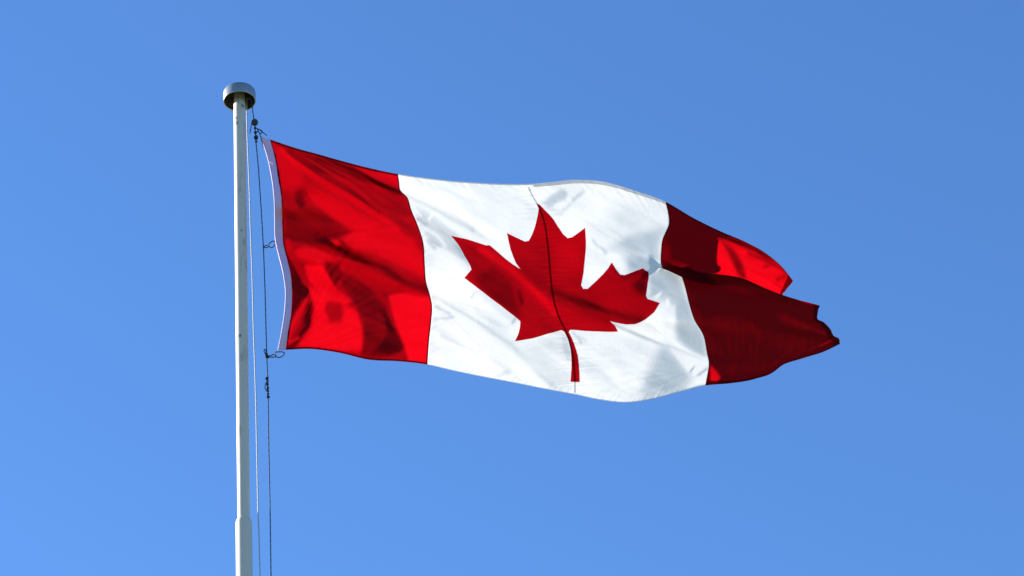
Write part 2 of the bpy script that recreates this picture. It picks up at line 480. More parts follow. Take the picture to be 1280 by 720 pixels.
LEAF = [(673.7, 255), (681, 262.5), (689.7, 271.5), (697, 282.5), (703.7, 292.5), (709.4, 297.6), (715, 296.6), (722.5, 291.3), (731.3, 284.6), (732.4, 300), (732, 315), (729.6, 340), (727.6, 351), (726.3, 356.5), (729, 361), (734.7, 361),
        (741, 355), (748.7, 347.8), (754.5, 342), (760, 335.5), (764.7, 328), (770.3, 337), (775, 343), (780.6, 344), (786, 342), (792, 339.7), (803.7, 335.4), (810.6, 340), (811, 347), (809.7, 354), (807.6, 370), (809.5, 373.7), (824.8, 378.7),
        (818, 390), (807, 399.2), (800, 403), (793.7, 405.2), (782.5, 405.6), (771, 403.6), (762.5, 401.4), (768.4, 406.6), (772.6, 414.5), (750, 414.4), (731, 413.7), (717, 412.3), (712.3, 412.4), (711, 415), (717.3, 428.7), (722, 443.7), (724, 460.5), (724.7, 477.7),
        (713, 477.2), (714.4, 455), (713.4, 438), (709.9, 424), (705.4, 414.7), (701.5, 412.7), (684.4, 417.3), (665.6, 423), (643.6, 426.6), (647.8, 417.5), (649.9, 409), (650.2, 401.4), (644, 396), (626, 382), (603.7, 365), (580.3, 347.2), (585, 342), (589.3, 337), (588, 332.5), (584.5, 326),
        (580.3, 319.5), (573.7, 307), (563.6, 294.6), (585, 299.3), (607.5, 306.7), (612, 306.5), (617.5, 311), (630, 322), (641, 330.5), (650.4, 336.3), (645, 329), (641.5, 321), (638.4, 312.5), (636, 303), (633.6, 291.3), (645, 296.8), (656.2, 302), (661, 301), (664.7, 294), (668, 285.5), (670.7, 275)]

ext = 40
sheet_edge = lambda us, v: [tuple(p) for p in sheet(us, np.full(len(us), v))[:, :2]]
def column(u, n=60): return [tuple(p) for p in sheet(np.full(n, u), np.linspace(0, 1, n))[:, :2]]
s1c = column(.25)
red_zone = poly_mask([(300, 140), (497, 140)] + s1c + [(534, 540), (300, 540)])
FLY_OUT = [(991.5, 351), (978, 368.5), (998, 372), (1016, 377), (1022.5, 382), (1022, 399), (1038, 412), (1050, 430)]
cloth_zone = poly_mask(sheet_edge(np.linspace(0, 1, 120), 0) + FLY_OUT + sheet_edge(np.linspace(1, 0, 120), 1) + column(0)[::-1])
fly_zone = cloth_zone * poly_mask([(831.5, 245), (835, 266), (835.8, 281), (828.5, 298), (826.5, 311), (825, 330), (837, 331), (850, 342), (856, 358), (861.5, 380), (868, 400), (879, 419), (883.5, 441), (886, 456), (881.5, 490), (1090, 500), (1090, 245)])
FOLD_LINE = [(803, 345), (812, 339), (824, 334), (837, 331), (856, 335), (875, 340), (900, 343), (925, 347), (952, 357), (980, 369)]
leaf_zone = poly_mask(LEAF)

T = np.full((H, W), WC_(247))
def put(mask, val, zone=None):
    global T
    m = np.clip(mask, 0, 1)
    if zone is not None: m = m * zone
    T = T * (1 - m) + val * m
def area(P, s, b, zone=None, f=WC_, a=1.0): put(blur(poly_mask(P), b) * a, f(s), zone)
def crest(P, s, w, zone=None, f=WC_, a=1.0): put(line_mask(P, w) * a, f(s), zone)

# white cloth
area([(590, 240), (640, 240), (664, 250), (668, 280), (655, 298), (632, 286), (600, 292), (570, 270)], 233, 10)
area([(545, 385), (600, 415), (640, 440), (660, 470), (600, 466), (540, 455)], 254, 6)
area([(655, 430), (705, 418), (716, 470), (712, 488), (680, 478)], 234, 6)
area([(728, 420), (800, 424), (812, 450), (795, 490), (740, 492), (726, 470)], 243, 8)
area([(516, 256), (529, 262), (559, 284), (582, 300), (588, 322), (589, 334), (574, 322), (555, 310), (536, 302), (525, 284)], 196, 2.5)
crest([(512, 247), (530, 254), (562, 272), (590, 288)], 208, 2.2)
crest([(514, 243), (560, 262), (620, 292)], 252, 2.5)
crest([(535, 303), (543, 310)], 190, 2)
crest([(520, 226), (560, 240), (590, 252)], 228, 2.5)
crest([(560, 228), (600, 240)], 232, 2); crest([(590, 231), (620, 246)], 232, 2)
area([(676, 254), (690, 243), (702, 237), (710, 242), (706, 250), (697, 252), (687, 262)], 186, 2)
area([(664, 250), (672, 262), (670, 276), (662, 290), (656, 270)], 226, 4)
crest([(540, 372), (575, 390), (605, 410), (640, 432), (690, 482)], 214, 2.4)
crest([(546, 378), (600, 414), (650, 452)], 250, 2.4)
area([(588, 362), (600, 360), (636, 388), (650, 402), (645, 408), (618, 388)], 222, 2.5)
area([(640, 440), (700, 420), (712, 430), (715, 480), (690, 478), (660, 460)], 232, 5)
area([(702, 416), (709, 424), (713, 440), (712, 452), (704, 440)], 205, 2)
area([(616, 470), (630, 464), (641, 462), (632, 470)], 210, 1.8)
area([(730, 285), (775, 262), (800, 250), (832, 256), (836, 290), (826, 300), (790, 300), (760, 306), (736, 312)], 226, 8)
area([(748, 311), (770, 303), (786, 294), (812, 288), (834, 284), (826, 303), (826, 326), (814, 341), (785, 341), (783, 330), (782, 322), (770, 314)], 172, 4.0)
crest([(757, 313), (790, 317), (808, 319)], 215, 1.8)
area([(810, 343), (822, 337), (836, 335), (848, 345), (856, 366), (868, 398), (880, 422), (884, 449), (866, 443), (845, 424), (843, 402), (838, 380), (824, 372), (812, 372)], 180, 3.0)
area([(810, 374), (828, 364), (820, 377)], 250, 1.0); area([(828, 386), (834, 371), (838, 384)], 245, 1.0); area([(826, 392), (844, 379), (843, 404), (830, 408)], 240, 2.0)
crest([(770, 404), (800, 416), (836, 430), (884, 450)], 250, 1.6)
crest([(764, 405), (800, 420), (836, 434), (880, 452)], 180, 1.5)
area([(832, 433), (820, 437), (819, 446), (808, 467), (800, 490), (797, 499), (822, 497), (857, 487), (864, 470), (859, 466), (845, 448)], 182, 5.5)
area([(836, 435), (886, 452), (885, 470), (868, 486), (857, 487), (874, 470), (860, 466)], 248, 1.2)
crest([(862, 465), (867, 459)], 175, 1); crest([(872, 469), (883, 461)], 180, 1.1)
crest([(518, 262), (526, 270)], 235, 1.2); crest([(533, 262), (541, 268), (536, 274)], 240, 1.3); crest([(528, 284), (545, 294), (556, 306)], 232, 1.4)
crest([(522, 274), (533, 281)], 165, 1.4); crest([(548, 288), (566, 300), (576, 314)], 178, 1.6); crest([(538, 300), (550, 308)], 175, 1.3)
crest([(545, 384), (562, 392)], 205, 1.2); crest([(542, 398), (556, 398), (566, 396)], 208, 1.1); crest([(552, 420), (575, 432), (600, 440)], 225, 1.8)
crest([(588, 372), (594, 366)], 205, 1.5); crest([(603, 381), (608, 376)], 222, 2.2); crest([(640, 404), (644, 398)], 175, 1.2)
crest([(716, 416), (726, 428)], 195, 1.3); crest([(722, 420), (732, 426)], 205, 1.1)
crest([(740, 300), (745, 306), (752, 310), (757, 316)], 180, 1.4); crest([(716, 250), (728, 240)], 205, 2); crest([(690, 262), (700, 266), (712, 256)], 218, 2)
# leaf
put(leaf_zone, RC_(184))
area([(590, 345), (615, 335), (640, 350), (652, 398), (640, 394), (600, 362)], 130, 3.5, leaf_zone, RC_)
crest([(600, 312), (640, 338), (672, 368), (694, 392)], 216, 3, leaf_zone, RC_)
area([(640, 362), (648, 352), (656, 372), (650, 384)], 165, 2.5, leaf_zone, RC_)
crest([(648, 366), (652, 378)], 115, 2, leaf_zone, RC_)
crest([(690, 366), (720, 376), (760, 390), (800, 400)], 118, 4.5, leaf_zone, RC_)
crest([(694, 374), (720, 388), (760, 400)], 150, 2.5, leaf_zone, RC_)
area([(700, 385), (730, 396), (765, 410), (720, 412), (706, 410)], 200, 3, leaf_zone, RC_)
area([(788, 358), (800, 344), (811, 346), (808, 368), (796, 366)], 125, 3, leaf_zone, RC_)
area([(640, 335), (685, 345), (684, 366), (665, 352)], 160, 5, leaf_zone, RC_)
area([(690, 300), (728, 300), (724, 345), (692, 345)], 205, 5, leaf_zone, RC_)
crest([(772, 340), (780, 346), (806, 338)], 140, 3, leaf_zone, RC_)
# red panel by the hoist
rz = blur(red_zone, 0.6)
put(rz, RC_(186))
Rz = dict(zone=rz, f=RC_)
area([(338, 176), (352, 184), (372, 205), (380, 225), (368, 240), (352, 236), (345, 200)], 212, 2.40, **Rz)
area([(345, 178), (400, 194), (440, 206), (470, 226), (470, 250), (420, 225), (380, 205)], 168, 1.80, **Rz)
area([(440, 206), (497, 220), (499, 236), (470, 226)], 218, 1.20, **Rz)
crest([(398, 197), (432, 211), (466, 227), (500, 241)], 78, 3.2, **Rz)
crest([(355, 192), (395, 212), (402, 215)], 130, 2.0, **Rz)
area([(440, 234), (500, 244), (512, 262), (505, 282), (470, 262)], 176, 2.40, **Rz)
area([(382, 238), (400, 243), (440, 264), (480, 283), (500, 291), (516, 302), (496, 306), (450, 290), (415, 272), (390, 252)], 238, 1.50, **Rz)
crest([(352, 188), (367, 203), (395, 223), (432, 245), (470, 269), (496, 286)], 226, 2.6, **Rz)
crest([(360, 190), (400, 219), (436, 239), (474, 264)], 150, 2.0, **Rz)
area([(368, 238), (377, 240), (382, 256), (376, 262), (369, 252)], 125, 1.50, **Rz)
area([(356, 264), (380, 262), (410, 270), (440, 292), (410, 300), (366, 294), (355, 290)], 138, 2.40, **Rz)
area([(425, 298), (440, 290), (470, 288), (516, 300), (530, 320), (531, 345), (500, 332), (462, 314), (440, 312)], 228, 1.80, **Rz)
crest([(356, 296), (380, 300), (406, 302), (425, 313), (442, 322), (479, 335), (502, 352), (532, 362)], 112, 4.2, **Rz)
area([(412, 300), (420, 299), (428, 305), (420, 307)], 235, 0.90, **Rz)
area([(354, 300), (362, 300), (366, 312), (358, 318)], 205, 1.20, **Rz)
area([(367, 314), (376, 309), (396, 311), (416, 322), (428, 337), (424, 341), (402, 328), (372, 321)], 216, 0.96, **Rz)
area([(404, 326), (424, 329), (429, 344), (418, 359), (411, 346)], 122, 1.08, **Rz)
area([(355, 312), (366, 331), (384, 364), (384, 378), (368, 390), (365, 404), (364, 366)], 64, 0.96, **Rz)
area([(380, 330), (402, 332), (413, 352), (421, 363), (440, 377), (430, 381), (410, 374), (398, 365), (385, 350)], 248, 1.08, **Rz)
area([(386, 358), (405, 369), (430, 380), (446, 390), (453, 415), (452, 440), (430, 438), (400, 434), (375, 433), (366, 429), (386, 410), (392, 388)], 246, 1.20, **Rz)
area([(408, 376), (426, 378), (430, 394), (425, 404), (412, 403), (405, 390)], 192, 1.9, **Rz)
area([(428, 340), (447, 348), (466, 364), (482, 382), (489, 405), (502, 426), (506, 437), (490, 445), (470, 450), (450, 445), (456, 420), (453, 400), (441, 375), (426, 357)], 142, 1.50, **Rz)
area([(478, 388), (488, 404), (504, 432), (500, 440), (480, 444), (462, 444), (476, 430), (484, 415)], 88, 1.50, **Rz)
area([(485, 369), (507, 365), (538, 373), (541, 382), (537, 425), (535, 454), (510, 451), (505, 432), (493, 402)], 250, 1.20, **Rz)
crest([(382, 376), (372, 394), (362, 412), (358, 434)], 226, 2.4, **Rz)
crest([(386, 382), (383, 408), (370, 426), (360, 436)], 72, 3.6, **Rz)
crest([(362, 428), (372, 422)], 215, 1.6, **Rz)
crest([(345, 179), (400, 195), (470, 213)], 150, 1.6, **Rz)

# the fly
fz = blur(fly_zone, 0.6)
put(fz, 0.042)
put(blur(poly_mask([(820, 240), (895, 270), (900, 343), (875, 340), (837, 331), (820, 331)]), 1.0), -0.05, fz)
Fz = dict(zone=fz, f=RC_)
area([(828, 300), (838, 306), (838, 328), (826, 328)], 105, 2.5, **Fz)
area([(896, 299), (915, 300), (945, 312), (972, 332), (991, 351), (978, 368), (950, 356), (932, 348), (897, 342), (893, 308)], 240, 1.6, **Fz)
area([(900, 300), (917, 312), (928, 330), (933, 349), (921, 344), (914, 325), (906, 310)], 150, 1.8, **Fz)
put(line_mask([(885, 288), (912, 299), (945, 311), (962, 324)], 3.2), -0.03, fz)
crest([(936, 318), (960, 326), (974, 334)], 180, 2.2, **Fz)
crest([(956, 333), (972, 328)], 190, 2, **Fz); crest([(972, 349), (984, 344)], 190, 2, **Fz)
crest([(880, 410), (892, 404), (908, 402), (930, 405)], 112, 2.6, **Fz)
area([(915, 365), (945, 365), (950, 385), (925, 392)], 108, 7, **Fz)
area([(887, 456), (892, 461), (900, 472), (894, 480), (888, 477)], 225, 1.2, **Fz)
crest([(903, 477), (925, 475)], 125, 2.0, **Fz)
crest([(862, 348), (878, 365), (884, 400)], 104, 5, **Fz)

# long creases fanning from the corners the cloth hangs by
def fan(cx, cy, a0, a1, freq, amp, r0, r1, zone, seed, inv=False):
    global T
    dx, dy = gx - cx, gy - cy
    rr = np.hypot(dx, dy) + 1e-6
    an = np.degrees(np.arctan2(dy, dx if not inv else -dx))
    r = np.random.default_rng(seed)
    warp = 1.5 * np.sin(rr / 31.0 + r.uniform(0, 6)) + 0.8 * np.sin(rr / 13.0 + r.uniform(0, 6))
    pat = wob((an + warp) * freq, seed, 6, 1.0) * 1.6
    win = np.clip((an - a0) / 5, 0, 1) * np.clip((a1 - an) / 5, 0, 1) * np.clip(rr / r0, 0, 1) * np.exp(-(rr / r1) ** 2)
    T = T + amp * pat * win * zone
def wob(x, seed, n=7, f0=1.0):
    r = np.random.default_rng(seed)
    return sum(np.sin(x * f0 * r.uniform(.5, 1.8) + r.uniform(0, 6.3)) for _ in range(n)) / n
white_zone = np.clip(cloth_zone - red_zone - fly_zone - leaf_zone, 0, 1)
fan(337, 172, 12, 46, 1.0, .12, 60, 190, rz, 41)
fan(352, 304, -20, 34, 0.9, .08, 40, 150, rz, 42)
fan(356, 440, -75, -2, 1.0, .11, 40, 120, rz, 43)
fan(498, 232, 5, 50, 0.8, .06, 50, 160, white_zone, 44)
fan(536, 366, 5, 55, 0.7, .055, 40, 170, white_zone, 45)
fan(882, 456, -45, 40, 0.7, .05, 30, 110, white_zone, 46, True)
fan(826, 332, -40, 30, 1.2, .06, 25, 90, white_zone, 47, True)
fan(1062, 434, -40, 22, 0.30, .035, 60, 230, fz, 48, True)

# sheet depth along the view, in photograph pixels
SPX = 22.4 / FPX
uu, v2 = np.meshgrid(np.linspace(0, 1, 2600), np.linspace(0, 1, 1100), indexing='ij')
S = sheet(uu, v2)
dep = (S[..., 2] - CAM[1]) / ray(S[..., 0], S[..., 1])[..., 1] / SPX
ii = np.round(S[..., 0] - X0).astype(int).ravel(); jj = np.round(S[..., 1] - Y0).astype(int).ravel()
ok = ((uu.ravel() < .72) | (v2.ravel() > .465) | (v2.ravel() < .27))
idx = (jj * W + ii)[ok]
cnt = np.bincount(idx, minlength=W * H).reshape(H, W)
w0 = np.bincount(idx, dep.ravel()[ok], minlength=W * H).reshape(H, W)
have = cnt > 0
w0 = np.where(have, w0 / np.maximum(cnt, 1), 0)
for s in (2, 4, 8, 16, 40, 120):                         # carry the sheet smoothly past its edges
    num, den = blur(np.where(have, w0, 0), s), blur(have.astype(float), s)
    fill = (den > 0.02) & ~have
    w0 = np.where(fill, num / np.maximum(den, 1e-6), w0)
    have = have | fill
w0 = np.where(have, w0, w0[have].mean())
w0 = blur(w0, 2.0)
Lr, Lu, Lt = SUN @ CR, SUN @ CU, -(SUN @ F)
def facing(w):
    wy, wx = np.gradient(w)
    wu = -wy
    return -(wx * Lr + wu * Lu + Lt) / np.sqrt(1 + wx * wx + wu * wu)
relief = np.zeros((H, W))
zone = blur(cloth_zone, 1.5)
fade = 1 - np.clip(1.4 * line_mask(FOLD_LINE, 2.5), 0, 1)
kx = np.fft.rfftfreq(W)[None, :] * 2 * np.pi; ky = np.fft.fftfreq(H)[:, None] * 2 * np.pi
K2 = kx ** 2 + ky ** 2
BETA, GAMMA = 0.006, 0.02
PRE = 1.0 / (K2 * (0.55 + BETA) + GAMMA * K2 ** 2 + 2e-4)
wgt = zone * fade + 0.0
vel = np.zeros((H, W))
for it in range(200):
    w = w0 + relief
    wx = np.roll(w, -1, 1) - w; wy = np.roll(w, -1, 0) - w
    N = np.sqrt(1 + wx ** 2 + wy ** 2)
    f = -(wx * Lr - wy * Lu + Lt) / N
    r = (f - T) * wgt
    ax = r * (-Lr / N - f * wx / N ** 2); ay = r * (Lu / N - f * wy / N ** 2)
    g = (np.roll(ax, 1, 1) - ax) + (np.roll(ay, 1, 0) - ay)
    G = np.fft.rfft2(g) + (BETA * K2 + GAMMA * K2 ** 2) * np.fft.rfft2(relief)
    vel = 0.8 * vel - 0.35 * np.fft.irfft2(G * PRE, s=(H, W))
    relief = relief + vel
relief = blur(relief, 0.45)
print('relief', relief.min(), relief.max(), 'residual', np.abs((T - facing(w0 + relief)) * zone).mean(), 'sun in view', Lr, Lu, Lt)

# stitching puckers along the seams and small creases
def wob(x, seed, n=7, f0=1.0):
    r = np.random.default_rng(seed)
    return sum(np.sin(x * f0 * r.uniform(.5, 1.8) + r.uniform(0, 6.3)) for _ in range(n)) / n
midx = np.interp(gy, [p[1] for p in mid], [p[0] for p in mid])
dm = gx - midx
pk = (wob(gy + 0.10 * dm, 3, 6, 1.15) * 0.45 + wob(gy - .05 * dm, 4, 5, .6) * .5) * np.exp(-np.abs(dm) / 20.0)
topy = np.interp(gx, TE[:, 0], TE[:, 1])
dt = gy - topy
pk += (wob(gx - 0.9 * dt, 5, 7, .45) * .35) * np.exp(-np.abs(dt) / 12.0) * ((gx > 500) & (gx < 830))
boty = np.interp(gx, BE[:, 0], BE[:, 1])
db = boty - gy
pk += wob(gx - .7 * db, 6, 7, .6) * .22 * np.exp(-np.abs(db) / 7.0)
s1x = np.interp(gy, [p[1] for p in s1c], [p[0] for p in s1c])
pk += wob(gy + .5 * (gx - s1x), 8, 7, .6) * .3 * np.exp(-np.abs(gx - s1x) / 10.0)
def soft_noise(seed, s, sx=1, sy=1):
    r = np.random.default_rng(seed).normal(size=(H, W))
    B = np.fft.fft2(r)
    a = math.radians(24)
    FX = np.fft.fftfreq(W)[None] * 2 * np.pi; FY = np.fft.fftfreq(H)[:, None] * 2 * np.pi
    f1 = FX * math.cos(a) + FY * math.sin(a); f2 = -FX * math.sin(a) + FY * math.cos(a)
    n = np.real(np.fft.ifft2(B * np.exp(-0.5 * ((f1 * s * sx) ** 2 + (f2 * s * sy) ** 2))))
    return n / n.std()
pk += soft_noise(21, 2.2, 4.0, 1) * 0.09 + soft_noise(22, 6.0, 3.0, 1) * 0.40
RELIEF = relief + pk * np.clip((870 - gx) / 40.0, .0, 1)

# relief for the fly, in sheet coordinates (pixels of depth)
def fly_relief(u, v):
    a = np.clip((u - .745) / .03, 0, 1)
    lo = np.clip((v - .47) / .06, 0, 1)
    s = (u - .75) / .25
    h = 0.0
    h = h + lo * (2.2 * np.exp(-((v - .72 + .10 * s) / .035) ** 2) * np.exp(-(s / .35) ** 2))
    h = h + lo * 2.6 * np.sin(9 * s + 5 * v + .5) * s
    h = h + lo * 1.2 * np.sin(21 * s - 9 * v) * s
    h = h + lo * 1.6 * np.sin(26 * v + 3 * s) * (0.3 + s)
    h = h + (1 - lo) * (1.5 * np.sin(24 * s + 10 * v) + 1.0 * np.sin(47 * v + 14 * s)) * np.clip(s * 2, 0, 1)
    h = h + .35 * np.sin(60 * v - 25 * s + 2 * np.sin(9 * s)) + .25 * np.sin(95 * s + 30 * v)
    return h * a

def cloth_point(u, v, off=0.0):
    """world position of the cloth at sheet coordinates; off = metres towards the viewer's side"""
    u = np.asarray(u, float); v = np.asarray(v, float)
    S = sheet(u, v)
    px, py = S[..., 0], S[..., 1]
    d = ray(px, py)
    t = (S[..., 2] - CAM[1]) / d[..., 1]
    h = bilerp(RELIEF, py - Y0, px - X0)
    h = h + 0.04 * fly_relief(u, v)
    t = t + h * SPX - off
    return CAM + d * t[..., None]

def cloth_normal(u, v):
    e = 6e-4
    a = cloth_point(np.minimum(u + e, 1), v) - cloth_point(np.maximum(u - e, 0), v)
    b = cloth_point(u, np.minimum(v + 2 * e, 1)) - cloth_point(u, np.maximum(v - 2 * e, 0))
    n = np.cross(b, a)
    return n / np.maximum(np.linalg.norm(n, axis=-1, keepdims=True), 1e-12)

def make_cloth(name, uv, faces, parent, material, off=0.0):
    uv = np.asarray(uv, float)
    P = cloth_point(uv[:, 0], uv[:, 1], off)
    Nn = cloth_normal(uv[:, 0], uv[:, 1])
    me = bpy.data.meshes.new(name)
    me.from_pydata([tuple(p) for p in P], [], [tuple(int(i) for i in f) for f in faces])
    # keep winding along the cloth's front
    me.update()
    n0 = np.array([p.normal for p in me.polygons]); vi = np.array([p.vertices[0] for p in me.polygons])
    if (np.sum(n0 * Nn[vi], axis=1)).mean() < 0:
        me.flip_normals()
    me.shade_smooth()
    me.normals_split_custom_set_from_vertices([tuple(n) for n in Nn])
    return child(name, me, parent, material)

def patch(name, u0, u1, v0, v1, nu, nv, parent, material, off=0.0):
    us = np.linspace(u0, u1, nu + 1); vs = np.linspace(v0, v1, nv + 1)
    uv = np.stack(np.meshgrid(us, vs, indexing='ij'), -1).reshape(-1, 2)
    i, j = np.meshgrid(np.arange(nu), np.arange(nv), indexing='ij')
    a = (i * (nv + 1) + j).ravel()
    faces = np.stack([a, a + 1, a + nv + 2, a + nv + 1], 1)
    return make_cloth(name, uv, faces, parent, material, off)

def to_sheet(P):
    """photograph points on the flat part of the cloth -> sheet coordinates"""
    out = []
    sub = SHEET[200:600:4, ::4, :2]
    for p in P:
        d = ((sub - p) ** 2).sum(-1)
        i, j = np.unravel_index(d.argmin(), d.shape)
        u, v = (200 + i * 4) / 800, j * 4 / 400
        for _ in range(25):
            e = 1e-3
            s = sheet(u, v)[:2]; su = (sheet(u + e, v)[:2] - s) / e; sv = (sheet(u, v + e)[:2] - s) / e
            J = np.array([su, sv]).T
            du = np.linalg.solve(J, np.asarray(p) - s)
            u += np.clip(du[0], -.02, .02); v += np.clip(du[1], -.02, .02)
        out.append((float(u), float(v)))
    return out

base = at(356.5, 437.3, 0.12)
flag = thing('flag', 'large red and white flag with red maple leaf streaming in the wind from the pole', 'flag', tuple(base))

# red panels
left = patch('red_panel', 0, .25, 0, 1, 150, 260, flag, RED)
right = patch('red_panel', .75, 1.0, 0, 1, 190, 420, flag, RED)
# white panel and leaf: one triangulated sheet cut along the leaf's outline
leaf_uv = to_sheet(LEAF)
def dense_outline(P):
    out = []
    n = len(P)
    for i in range(n):
        a, b = np.array(P[i]), np.array(P[(i + 1) % n])
        m = max(1, int(np.hypot((b[0] - a[0]) * 720, (b[1] - a[1]) * 330) / 3))
        for k in range(m): out.append(tuple(a + (b - a) * k / m))
    return out
leaf_uv = dense_outline(leaf_uv)
us = np.linspace(.25, .75, 261); vs = np.linspace(0, 1, 261)
LU = np.array(leaf_uv)
pts = list(leaf_uv)
nl = len(pts)
g = np.stack(np.meshgrid(us, vs, indexing='ij'), -1).reshape(-1, 2)
sc_ = np.array([720.0, 330.0])
dmin = np.full(len(g), 1e9)
for a in range(0, nl, 50):
    dd = np.hypot(*((g[:, None] - LU[None, a:a + 50]) * sc_).transpose(2, 0, 1)).min(1)
    dmin = np.minimum(dmin, dd)
g = g[dmin > 0.6]
pts += [tuple(p) for p in g]
edges = [(i, (i + 1) % nl) for i in range(nl)]
vo, eo, fo_, ov, oe, of = delaunay_2d_cdt([Vector(p) for p in pts], edges, [], 0, 1e-7)
uvs = np.array([tuple(p) for p in vo])
tri = np.array([f for f in fo_ if len(f) == 3])
cen = uvs[tri].mean(1)
ins = np.zeros(len(cen), bool)
for (a, b), (c, d) in zip(leaf_uv, leaf_uv[1:] + leaf_uv[:1]):
    if b == d: continue
    ins ^= ((b > cen[:, 1]) != (d > cen[:, 1])) & (cen[:, 0] < (c - a) * (cen[:, 1] - b) / (d - b) + a)
def submesh(mask):
    t = tri[mask]
    used = np.unique(t)
    mp = np.zeros(len(uvs), int); mp[used] = np.arange(len(used))
    return uvs[used], mp[t]
a, b = submesh(~ins)
white = make_cloth('white_panel', a, b, flag, WHITE)
a, b = submesh(ins)
leaf = make_cloth('maple_leaf', a, b, flag, RED)

# hems and seams: folded double cloth, sewn 2 mm in front of the sheet
patch('hem', .001, .2485, .0, .011, 120, 3, left, RED, .0022)
patch('hem', .001, .2485, .991, 1.0, 120, 3, left, RED, .0022)
patch('seam', .2475, .2500, 0.0005, .9995, 3, 220, left, RED, .0030)
patch('seam', .0, .0035, 0.012, .990, 3, 220, left, RED, .0022)
patch('hem', .25, .51, .0, .006, 120, 3, white, WHITE, .0022)
patch('hem', .51, .7495, .0, .016, 120, 4, white, WHITE, .0022)
patch('hem', .25, .7495, .997, 1.0, 240, 2, white, WHITE, .0022)
patch('hem', .752, .999, .0, .012, 140, 4, right, RED, .0022)
patch('hem', .752, .999, .990, 1.0, 140, 3, right, RED, .0022)
patch('hem', .986, 1.0, .0125, .989, 6, 260, right, RED, .0022)
patch('seam', .7500, .7522, 0.0005, .9995, 3, 320, right, RED, .0030)
vt = leaf_uv[0][1]
vb = np.array(to_sheet([(718.8, 477.4)]))[0][1]
patch('center_seam', .4980, .5014, .0165, vt, 3, 40, white, WHITE, .0026)
patch('center_seam', .4985, .5012, vb, .9935, 3, 20, white, WHITE, .0026)
patch('center_seam', .4978, .5018, vt, vb, 3, 220, leaf, RED, .0026)

# heading: the folded canvas band the flag hangs by
head_l = smooth_path([(326.5, 170.6), (331.5, 185), (336.2, 201), (341, 226), (343.6, 250), (344.2, 275), (344.6, 296), (346.6, 308), (350.5, 324), (354.6, 341), (357.4, 360), (357.6, 374), (355.8, 395), (352, 419), (348.2, 437.6)], 8)
tt = np.linspace(0, 1, 121)
dl = np.r_[0, np.cumsum(np.hypot(*np.diff(head_l, axis=0).T))]; dl /= dl[-1]
hl = np.stack([np.interp(tt, dl, head_l[:, k]) for k in (0, 1)], 1)
hr = sheet(np.zeros(121), tt)
def heading():
    bm = bmesh.new()
    n = 5
    rows = []
    for i in range(121):
        ring = []
        for side in (0, 1):
            ks = range(n + 1) if side == 0 else range(n, -1, -1)
            for kk in ks:
                s = kk / n * 1.06                       # lapped over the red cloth's edge
                x = hl[i, 0] * (1 - s) + hr[i, 0] * s
                y = hl[i, 1] * (1 - s) + hr[i, 1] * s
                P = at(x, y, hr[i, 2] - 0.03 * (1 - s))
                dirv = ray(x, y)
                puff = (0.0035 + 0.004 * math.sin(math.pi * min(1, s))) * (1 if side == 0 else -1)
                w = 0.0016 * math.sin(i * .9) * math.sin(i * .23)
                h = bilerp(RELIEF, np.array(y - Y0), np.array(x + 4 - X0)) * SPX
                ring.append(bm.verts.new(tuple(P + dirv * (h * 1.0 - puff + w))))
        rows.append(ring)
    m = len(rows[0])
    for A, B in zip(rows[:-1], rows[1:]):
        for k in range(m):
            bm.faces.new((A[k], A[(k + 1) % m], B[(k + 1) % m], B[k]))
    bm.faces.new(rows[0]); bm.faces.new(rows[-1][::-1])
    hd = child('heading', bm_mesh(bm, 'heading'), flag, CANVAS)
    bm = bmesh.new()
    pts = []
    for i in range(0, 121):
        P = at(hl[i, 0] - .35, hl[i, 1], hr[i, 2] - 0.03)
        h = bilerp(RELIEF, np.array(hl[i, 1] - Y0), np.array(hl[i, 0] + 4 - X0)) * SPX
        pts.append(P + ray(hl[i, 0], hl[i, 1]) * h)
    add_tube(bm, pts, 0.0048, 10)
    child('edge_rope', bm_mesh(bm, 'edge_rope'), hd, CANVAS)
    # a loose end of sewing thread
    bm = bmesh.new()
    P = at(np.array([337.0, 339.5, 341.5, 340.0]), np.array([202.5, 203.5, 204.6, 205.8]), -0.03)
    add_tube(bm, P, 0.0022, 6)
    child('thread_end', bm_mesh(bm, 'thread_end'), hd, ROPE_PALE)
heading()

# ------------------------------------------------------------------ ropes
def twist_rope(bm, pts, r, lay=0.05, n=10):
    """rope as a tube whose radius ripples like laid strands"""
    P = [Vector(p) for p in pts]
    out, rad = [], []
    s = 0
    for a, b in zip(P[:-1], P[1:]):
        L = (b - a).length
        m = max(1, int(L / 0.02))
        for k in range(m):
            out.append(a.lerp(b, k / m)); rad.append(r * (1 + .14 * math.sin((s + L * k / m) / lay * 6.283)))
        s += L
    out.append(P[-1]); rad.append(r)
    add_tube(bm, out, rad, n)

def knot(bm, px, py, r, Y=0.0, seed=0):
    """overhand lump: a short coil wound about the rope"""
    rr = random.Random(seed)
    c = Vector(at(px, py, Y))
    up = Vector((0, 0, 1)); right_ = Vector((1, 0, 0)); bk = Vector((0, 1, 0))
    pts = []
    ph = rr.uniform(0, 6)
    for k in range(26):
        a = ph + k / 25 * 2 * math.pi * 2.3
        pts.append(c + right_ * math.cos(a) * r * rr.uniform(.75, 1.1) + bk * math.sin(a) * r + up * ((k / 25 - .5) * r * 2.2))
    add_tube(bm, pts, r * 0.55, 6)

